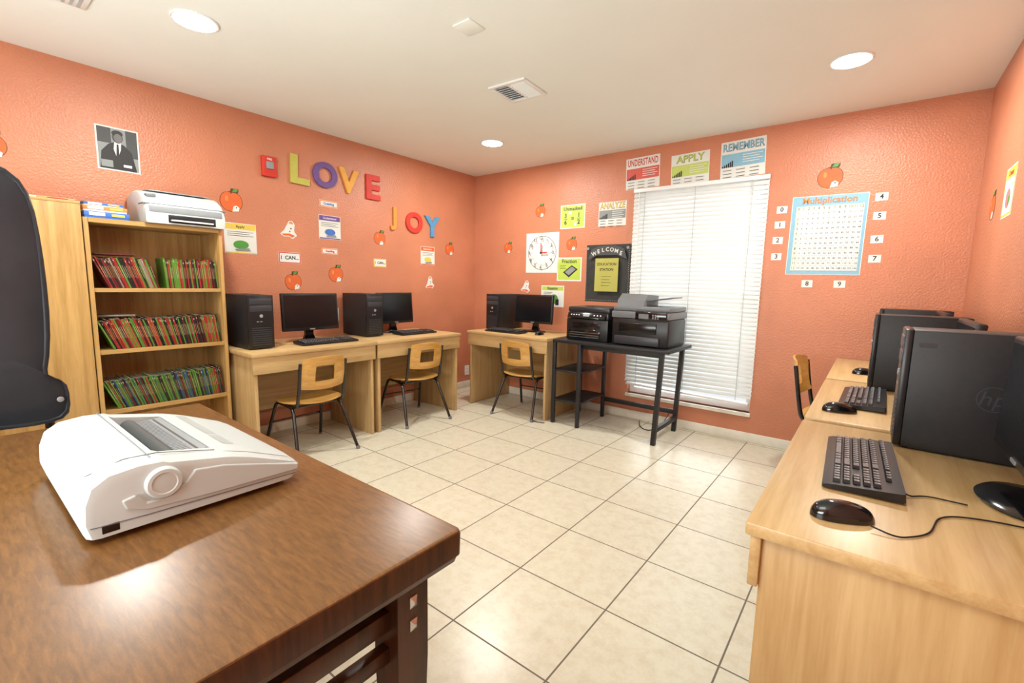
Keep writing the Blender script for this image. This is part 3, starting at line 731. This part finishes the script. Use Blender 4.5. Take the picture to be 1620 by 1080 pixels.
b.loft([cush(-.014,.46,.80,1.55),cush(-.04,.46,.80,1.55),cush(-.055,.42,.83,1.52)],mBlackM); b.obj('back_cushion',oc,loc=(0,0,0))
for s in (-1,1):
    MB().lathe([(.009,0),(.009,.004),(.006,.005)],mSilver,16,mx=Matrix.Translation((.2575,s*.258,.815))@Matrix.Rotation(R(90),4,'Y')).obj('bolt',oc)
    b=MB(); y0,y1=sorted((s*.235,s*.281)); b.box(-.12,.235,y0,y1,.752,.785,mBlackS,.015,3); b.obj('armrest',oc)
    MB().tube(fillet([(-.05,s*.258,.755),(-.05,s*.258,.52),(-.03,s*.2,.455)],.05,5),.014,mBlack,10).obj('arm_post',oc)
def st(u,v): return (.0+u*.24*math.sqrt(1-.3*v*v),v*.245*math.sqrt(1-.3*u*u),.53-.02*(u*u+v*v)*.6)
MB().sheet(st,16,16,.075,mBlackM).obj('seat_cushion',oc)
MB().tube(fillet([(.02,0,.44),(.24,0,.44),(.262,0,.62),(.262,0,.95)],.06,6),.022,mBlack,10).obj('back_support',oc)
MB().lathe([(.028,.10),(.028,.28),(.02,.28),(.02,.45)],mBlack,20).obj('gas_cylinder',oc,loc=(0,0,0))
for i in range(5):
    a=2*math.pi*i/5+.3; c,s_=math.cos(a),math.sin(a)
    MB().tube([(0,0,.125),(.15*c,.15*s_,.10),(.28*c,.28*s_,.075)],.018,mBlack,8).obj('base_spoke',oc)
    MB().cyl((.28*c-.018*s_,.28*s_+.018*c,.0275),(.28*c+.018*s_,.28*s_-.018*c,.0275),.027,mBlackG,16).obj('caster',oc)

# ------------------------------------------------------------------ WALL DECOR
mStem=M('brown_stem_print',(84,58,34),.6)
def apple(wall,u,z,s=.13,white=False,tilt=0):
    n=40
    def outline(k):
        pts=[]
        for i in range(n):
            a=2*math.pi*i/n; r=1-.16*max(0,math.sin(a))**8-.06*max(0,-math.sin(a))**6
            pts.append((s*.5*r*math.cos(a)*k*.98,s*.5*r*math.sin(a)*k*1.0))
        return pts
    f=Flat()
    if white:
        pts=[(-s*.5,-s*.25),(-s*.3,-s*.38),(0,-s*.36),(s*.2,-s*.5),(s*.46,-s*.3),(s*.3,-s*.05),(s*.36,s*.3),(s*.22,s*.52),(s*.02,s*.5),(-s*.12,s*.25),(-s*.25,0)]
        f.poly([(x*.96,y*.96) for x,y in pts],mPaper)
        f.poly([(-s*.42,-s*.24),(-s*.28,-s*.34),(0,-s*.32),(s*.18,-s*.43),(s*.34,-s*.3),(s*.05,-s*.2)],mOrange)
        f.poly([(s*.0,s*.36),(s*.06,s*.46),(s*.2,s*.47),(s*.27,s*.32)],mFoamO); f.circ(s*.12,s*.08,s*.045,mStem); f.circ(s*.05,-s*.08,s*.035,mStem)
        return poster(wall,u,z,0,0,'small white and orange apple core cutout','wall decoration',f,'apple_cutout',mPaper,tilt,'apple cutouts on the walls',pts)
    f.poly([(x*.955,y*.955) for x,y in outline(1)],mOrange)
    f.circ(-s*.2,s*.12,s*.07,mFoamO,s*.13)
    f.poly([(s*.02,-s*.46),(s*.08,-s*.22),(s*.2,-s*.16),(s*.34,-s*.26),(s*.3,-s*.42)],mPaper)
    f.circ(s*.2,-s*.26,s*.03,mInk)
    f.line(0,s*.34,s*.02,s*.56,s*.045,mStem); f.poly([(s*.04,s*.43),(s*.12,s*.58),(s*.32,s*.60),(s*.24,s*.45)],mGreen)
    pts=outline(1.0)
    k=[i for i in range(n) if 62<360*i/n<118]
    pts2=pts[:k[0]]+[(s*.33,s*.46),(s*.34,s*.61),(s*.0,s*.59),(-s*.03,s*.46)]+pts[k[-1]+1:]
    return poster(wall,u,z,0,0,'orange red apple paper cutout with stem','wall decoration',f,'apple_cutout',mStem,tilt,'apple cutouts on the walls',pts2)
for a in (('left',-2.59,1.78,.155,False,0),('left',-2.18,1.62,.14,True,0),('left',-2.16,1.21,.14,False,.1),('left',-1.78,1.28,.14,False,0),('left',-1.32,1.63,.13,False,-.1),('left',-.41,1.59,.13,False,0),('left',-.70,1.22,.13,True,.2),('left',-3.74,1.90,.13,False,0),
          ('back',.92,1.98,.125,False,0),('back',1.31,1.63,.125,False,0),('back',.50,1.62,.115,False,-.2),('back',.75,1.20,.13,True,0),('back',3.40,2.02,.155,False,0),('right',-.51,1.68,.14,False,0)):
    apple(*a)
def letter(chh,u,z,h,mat,colname,tilt=0,wall='left',wide=1.0):
    g=textgeo(chh,h*1.38,h*.045,'CENTER',.006,.003,6)
    xs=[v.x for v in g[0]]; ys=[v.y for v in g[0]]; cx=(min(xs)+max(xs))/2; cy=(min(ys)+max(ys))/2
    k=h/(max(ys)-min(ys))
    b=MB(); b.add([((v.x-cx)*k*wide,(v.y-cy)*k,v.z+.0) for v in g[0]],g[1],mat)
    o=b.obj('foam_letter',loc=wloc(wall,u,z,.0095)); q=Euler(ROTW[wall]).to_matrix()@Matrix.Rotation(tilt,3,'Z'); o.rotation_euler=q.to_euler()
    tag(o,'%s foam capital letter %s stuck on the wall'%(colname,chh),'letter','foam letters on the wall')
letter('L',-2.075,2.10,.225,mFoamY,'olive yellow',-.03,wide=1.1)
letter('O',-1.86,2.10,.21,mFoamP,'purple')
letter('V',-1.64,2.09,.21,mFoamA,'amber',-.05)
letter('E',-1.39,2.08,.22,mFoamR,'red',wide=1.1)
letter('J',-1.165,1.83,.22,mFoamJ,'golden orange')
letter('O',-.91,1.82,.205,mFoamR,'red')
letter('Y',-.67,1.805,.21,mFoamB,'blue')
f=Flat(); f.rect(-.095,-.12,.095,.12,mGrayP)
f.rect(-.095,.03,-.03,.12,mDGrayP); f.rect(.04,-.04,.095,.12,mDGrayP)
f.poly([(-.09,-.12),(-.08,-.02),(-.045,.025),(-.01,.045),(.03,.03),(.065,-.01),(.085,-.12)],mInk)
f.poly([(-.016,.045),(-.022,.0),(-.006,-.06),(.012,0),(.016,.04)],mPaper); f.poly([(-.006,.03),(-.012,-.05),(-.004,-.07),(.003,-.05),(.003,.03)],mInk)
f.circ(0,.07,.026,mDGrayP,.034); f.circ(0,.093,.027,mInk,.018); f.circ(.003,.066,.02,M('photo_skin_gray',(104,104,104),.6),.026)
f.rect(-.085,-.11,-.03,-.07,mGrayP); f.rect(.02,-.10,.06,-.085,mPaper)
poster('left',-3.21,1.995,.205,.255,'black and white photograph of person in dark suit','photo',f,'framed_photo')
t=thing('fire_alarm','small red wall fire alarm with pale centre','fire alarm',(0.0003,-2.32,2.075),0)
bx('alarm_housing',0,.03,-.055,.055,-.075,.075,mFoamR,t,.008)
bx('strobe_lens',.03,.042,-.028,.028,-.02,.035,mPanel,t,.006)
b=MB()
for i in range(4): b.box(.0302,.0315,-.035,.035,-.058+i*.009,-.054+i*.009,mRed)
b.obj('sounder_slots',t)
b=MB(); g=textgeo('FIRE',.02,.0004); b.add(g[0],g[1],mPaper,mx=Matrix.Translation((.0305,0,.052))@Euler(ROTW['left']).to_matrix().to_4x4()); b.obj('lettering',t,loc=(0,0,0))
def lines(f,x0,x1,y0,n,dy,m=mInk,w=.0025):
    for i in range(n): f.line(x0,y0-i*dy,x1-(0.15*(x1-x0) if i%2 else 0),y0-i*dy,w,m)
def banner(wall,u,z,w,h,c,txt,tc,lab,k=.5):
    f=Flat(); f.rect(-w/2+.002,-h/2+.002,w/2-.002,h/2-.002,c)
    f.rect(-w/2+.010,-h/2+.009,w/2-.010,h/2-.009,mPaper); f.text(txt,0,0,h*k,tc,.0012)
    poster(wall,u,z,w,h,lab,'sign',f,'paper_banner')
banner('left',-1.83,1.87,.17,.055,mFoamO,'Creating',mBlue,'small orange and white word strip')
banner('left',-1.83,1.475,.15,.05,mFoamO,'Reading',mRed,'small orange and white word strip')
banner('left',-2.18,1.40,.18,.088,mRed,'I  CAN...',mInk,'red bordered card reading I CAN',.46)
banner('left',-1.32,1.40,.14,.075,mYel,'I  CAN...',mInk,'yellow bordered card reading I CAN',.42)
def card(wall,u,z,w,h,head,c,icon,lab,paper=None):
    f=Flat(); f.rect(-w/2+.004,h/2-.045,w/2-.004,h/2-.004,c); f.text(head,0,h/2-.025,.026,mInk if c is mYel else mPaper,.0004)
    lines(f,-w/2+.02,w/2-.02,h/2-.062,3,.014,mDGrayP,.003)
    f.circ(0,-h*.2,w*.24,icon,h*.14); f.poly([(-w*.2,-h*.35),(w*.25,-h*.3),(w*.3,-h*.4),(-w*.15,-h*.42)],mGrayP)
    f.rect(-w/2+.004,-h/2+.004,w/2-.004,-h/2+.012,c)
    poster(wall,u,z,w,h,lab,'poster',f,'classroom_poster',paper)
card('left',-1.825,1.675,.2,.2,'Understand',mPurple,mBlue,'white classroom card with purple heading')
card('left',-.725,1.50,.19,.19,'Remember',mOrange,mYel,'white classroom card with orange heading')
card('left',-2.54,1.52,.22,.22,'Apply',mYel,mGreen,'white classroom card with green picture')
def lvl(u,z,w,h,word,c,tc,lab,tilt=0,bars=mInk,edge=.0022):
    f=Flat(); f.rect(-w/2+.006,-h*.2,w/2-.006,h*.16,c)
    g=textgeo(word,.1,.0); ww=max(v.x for v in g[0])-min(v.x for v in g[0]); s=.08; kx=min(1.0,(w-.03)/(ww*s/.1))
    for (off,m,dx,dy) in (((edge,mInk,0,0),(0.0004,tc,-.001,.001)) if edge else ((.0016,tc,0,0),)):
        gg=textgeo(word,s,off,space=1.0 if edge else 1.08); z_=f._n(); f.b.add(gg[0],gg[1],m,mx=Matrix.Translation((dx,h*.33+dy,z_))@Matrix.Diagonal((kx*(1 if edge else .93),1,1,1)))
    for i in range(6): f.rect(-w/2+.012+i*.014,-h*.2,-w/2+.021+i*.014,-h*.2+.012+.007*i,bars)
    lines(f,.0,w/2-.02,h*.09,4,.018,mPaper,.005)
    for r in range(3):
        for k in range(3): f.rect(-w/2+.02+k*(w-.03)/3,-h*.29-r*.026,-w/2+.02+k*(w-.03)/3+w*.2,-h*.29-r*.026+.004,mDGrayP)
    poster('back',u,z,w,h,lab,'poster',f,'classroom_poster',None,tilt)
mRedS=M('soft_red_print',(206,92,80),.5); mLimeS=M('soft_lime_print',(188,206,110),.5)
lvl(2.01,2.23,.31,.27,'UNDERSTAND',mRedS,mRed,'white and red classroom poster reading Understand',.03,edge=0)
lvl(2.42,2.205,.31,.26,'APPLY',mLimeS,mLime,'white and green classroom poster reading Apply',.03)
lvl(2.82,2.235,.32,.28,'REMEMBER',mSky,mSky,'white and blue classroom poster reading Remember',.03)
lvl(1.735,1.895,.28,.22,'ANALYZE',mGrayP,mYel,'white and gray classroom poster reading Analyze',0)
f=Flat(); f.rect(-.13,-.105,.13,.105,mLime); f.text('Unmasked',0,.075,.05,mInk,.001); f.text('3',-.08,.01,.06,mInk,.001); f.line(-.1,-.02,-.06,-.02,.004,mInk); f.text('6',-.08,-.055,.06,mInk,.001); f.text('=',0,-.02,.06,mInk,.001); f.text('1',.07,.01,.06,mInk,.001); f.line(.05,-.02,.09,-.02,.004,mInk); f.text('2',.07,-.055,.06,mInk,.001); f.rect(-.045,.02,-.01,.05,mPaper); f.rect(.02,-.09,.05,-.06,mPaper)
poster('back',1.31,1.90,.28,.23,'lime green fraction poster with numbers','poster',f,'classroom_poster')
f=Flat(); f.rect(-.13,-.105,.13,.105,mLime); f.text('Fraction',0,.078,.052,mInk,.001); f.poly([(-.07,-.03),(.03,.04),(.1,0),(.0,-.08)],mInk); f.poly([(-.05,-.028),(.03,.028),(.078,-.0),(.0,-.06)],mGrayP); lines(f,-.11,-.03,.04,3,.015,mInk,.003)
poster('back',1.29,1.385,.285,.235,'lime green fraction poster with dark drawing','poster',f,'classroom_poster')
f=Flat(); f.rect(-.13,.06,.13,.1,mLime); f.text('Equation',0,.08,.035,mInk,.001); f.circ(.02,-.03,.05,mGreen); f.circ(-.03,-.05,.035,mPink); f.rect(.04,-.09,.08,-.03,mInk); lines(f,-.11,0,.04,3,.015,mInk,.003)
poster('back',1.10,1.11,.28,.22,'white classroom poster with green drawing','poster',f,'classroom_poster')
f=Flat(); f.circ(0,0,.175,mInk,n=48); f.circ(0,0,.170,mPaper,n=48); f.circ(0,0,.128,mGrayP,n=48); f.circ(0,0,.1265,mPaper,n=48)
for i in range(60):
    a=2*math.pi*i/60; r0=.112 if i%5==0 else .119; f.line(r0*math.sin(a),r0*math.cos(a),.125*math.sin(a),.125*math.cos(a),.003 if i%5==0 else .0012,mInk)
for i in range(1,13):
    a=2*math.pi*i/12; f.text(str(i),.148*math.sin(a),.148*math.cos(a),.044,mInk,.0008)
f.line(0,0,0,.10,.011,mRed); f.line(0,0,.08,.0,.013,mRed); f.circ(0,0,.012,mInk)
poster('back',.955,1.555,.41,.41,'white paper learning clock with red hands','clock',f,'paper_clock')
f=Flat(); f.rect(-.225,-.265,.225,.265,mChalk)
for i in range(24): f.circ(-.215+i*.0187,-.255,.004,mGrayP,n=8)
for i in range(26):
    f.circ(-.218,-.25+i*.019,.004,mGrayP,n=8); f.circ(.218,-.25+i*.019,.004,mGrayP,n=8)
f.poly([(-.2,.13),(-.17,.225),(-.08,.258),(.08,.258),(.17,.225),(.2,.13),(.1,.17),(-.1,.17)],mDGrayP)
for i,c in enumerate('WELCOME'):
    x=-.138+.046*i; a=-x*2.2; f.text(c,x,.222-x*x*2.0,.052,mPaper,.0008,rot=a)
f.circ(-.205,.235,.014,mGrayP,n=8); f.circ(.205,.235,.014,mGrayP,n=8)
f.rect(-.12,-.17,.12,.14,mOlive); f.text('EDUCATION',0,.085,.034,mInk,.0008); f.text('STATION',0,.035,.034,mInk,.0008); lines(f,-.05,.05,-.03,4,.028,mDGrayP,.003)
poster('back',1.715,1.345,.46,.54,'black chalkboard style WELCOME sign with yellow note','sign',f,'welcome_sign',mChalk)
f=Flat(); w,h=.45,.56
f.rect(-w/2+.004,-h/2+.004,w/2-.004,h/2-.004,mSky)
f.text('Multiplication',0,h/2-.035,.060,mInk,.0014); f.text('Multiplication',0,h/2-.034,.060,mFoamO,.0006)
gx0,gy0,gx1,gy1=-w/2+.03,-h/2+.03,w/2-.02,h/2-.07
f.rect(gx0,gy0,gx1,gy1,mPaper)
N=13; cw=(gx1-gx0)/N; chh=(gy1-gy0)/N
f.rect(gx0,gy1-chh,gx1,gy1,mCream); f.rect(gx0,gy0,gx0+cw,gy1,mCream)
zz=f._n()
for i in range(N+1):
    f.z=zz; f.line(gx0+i*cw,gy0,gx0+i*cw,gy1,.0013,mSky); f.z=zz; f.line(gx0,gy0+i*chh,gx1,gy0+i*chh,.0013,mSky)
for r in range(N):
    for c in range(N):
        val=r*c
        if r==0: val=c
        if c==0: val=r
        f.z=zz+.0004; f.text('X' if r==0 and c==0 else str(val),gx0+(c+.5)*cw,gy1-(r+.5)*chh,.017 if (r and c) else .026,mInk)
poster('back',3.407,1.62,w,h,'light blue multiplication table chart','poster',f,'multiplication_chart',None,-.01)
def num(n,u,z):
    f=Flat(); f.text(str(n),0,0,.045,mInk,.0008)
    poster('back',u,z,.068,.052,'small white paper card with number %d'%n,'number card',f,'number_card',None,random.uniform(-.03,.03),'number cards around the multiplication chart')
for n,u,z in ((0,3.12,1.82),(1,3.115,1.71),(2,3.11,1.595),(3,3.11,1.475),(4,3.70,1.86),(5,3.70,1.735),(6,3.70,1.58),(7,3.70,1.45),(8,3.325,1.275),(9,3.52,1.275)): num(n,u,z)
f=Flat(); f.rect(-.10,-.11,.10,.11,mYel); f.rect(-.088,-.098,.088,.06,mPaper); f.text('Create',0,.085,.035,mRed,.001); f.circ(0,-.03,.045,mPink); f.circ(.02,-.04,.022,mGreen)
poster('right',-.88,1.70,.21,.23,'yellow bordered classroom poster with pink drawing','poster',f,'classroom_poster')
def outlet(wall,u,z):
    rx=ROTW[wall]; t=thing('power_outlet','white electrical outlet plate on the wall','outlet',wloc(wall,u,z,0.0003),rx)
    b=MB(); b.prism(rrect(.07,.115,.006),0,.005,mWhite); b.obj('cover_plate',t,loc=(0,0,0))
    b=MB()
    for yy in (-.02,.02):
        for xx in (-.007,.007): b.box(xx-.001,xx+.001,yy-.005,yy+.005,.005,.0056,mInk)
    b.obj('socket_slots',t,loc=(0,0,0))
outlet('left',-1.80,.93); outlet('left',-2.76,1.05); outlet('left',-.12,.2)

# ------------------------------------------------------------------ LIGHTS
def area(name,loc,rot,size,power,col,sy=None,shape='RECTANGLE'):
    l=bpy.data.lights.new(name,'AREA'); l.energy=power; l.color=col; l.shape=shape; l.size=size
    if shape=='RECTANGLE': l.size_y=sy or size
    o=bpy.data.objects.new(name,l); COL.objects.link(o); o.location=loc; o.rotation_euler=rot; return o
for i,p in enumerate(((1.06,-3.11),(3.51,-.88),(.99,-.86))):
    area('downlight_lamp',(p[0],p[1],H-.02),(0,0,0),.15,25,(1,.98,.91),shape='DISK')
area('room_fill',(2.6,-4.6,H-.03),(0,0,0),1.6,24,(.95,.99,.96),1.2)  # soft fill added behind the camera for even light; no fixture there
area('bounce_fill',(2.4,-5.1,1.1),(R(145),0,0),1.8,94,(.87,.98,.97),1.0)  # added unseen fill, aimed upward to brighten the ceiling and room
area('daylight_window',((wx1+wx2)/2,.55,1.3),(R(-90),0,0),1.3,50,(.93,.98,1),2.1)
w=bpy.data.worlds.new('World'); sc.world=w; w.use_nodes=True
bg=w.node_tree.nodes['Background']; bg.inputs[0].default_value=(.96,.98,1,1); bg.inputs[1].default_value=1.1

# ------------------------------------------------------------------ CAMERA
cam=bpy.data.cameras.new('camera'); co=bpy.data.objects.new('camera',cam); COL.objects.link(co); sc.camera=co
yaw,pit,rol,F=.6643,.1262,.0206,724.0567
fw=Vector((-math.sin(yaw)*math.cos(pit),math.cos(yaw)*math.cos(pit),-math.sin(pit)))
r=Vector((math.cos(yaw),math.sin(yaw),0)); u=r.cross(fw)
r2=r*math.cos(rol)+u*math.sin(rol); u2=-r*math.sin(rol)+u*math.cos(rol)
mxc=Matrix((( r2.x,u2.x,-fw.x,3.7196),(r2.y,u2.y,-fw.y,-4.0092),(r2.z,u2.z,-fw.z,1.2331),(0,0,0,1)))
co.matrix_world=mxc
cam.sensor_width=36; cam.lens=F*36/1620; cam.clip_start=.02
sc.view_settings.view_transform='Standard'; sc.view_settings.look='None'; sc.view_settings.exposure=0.08
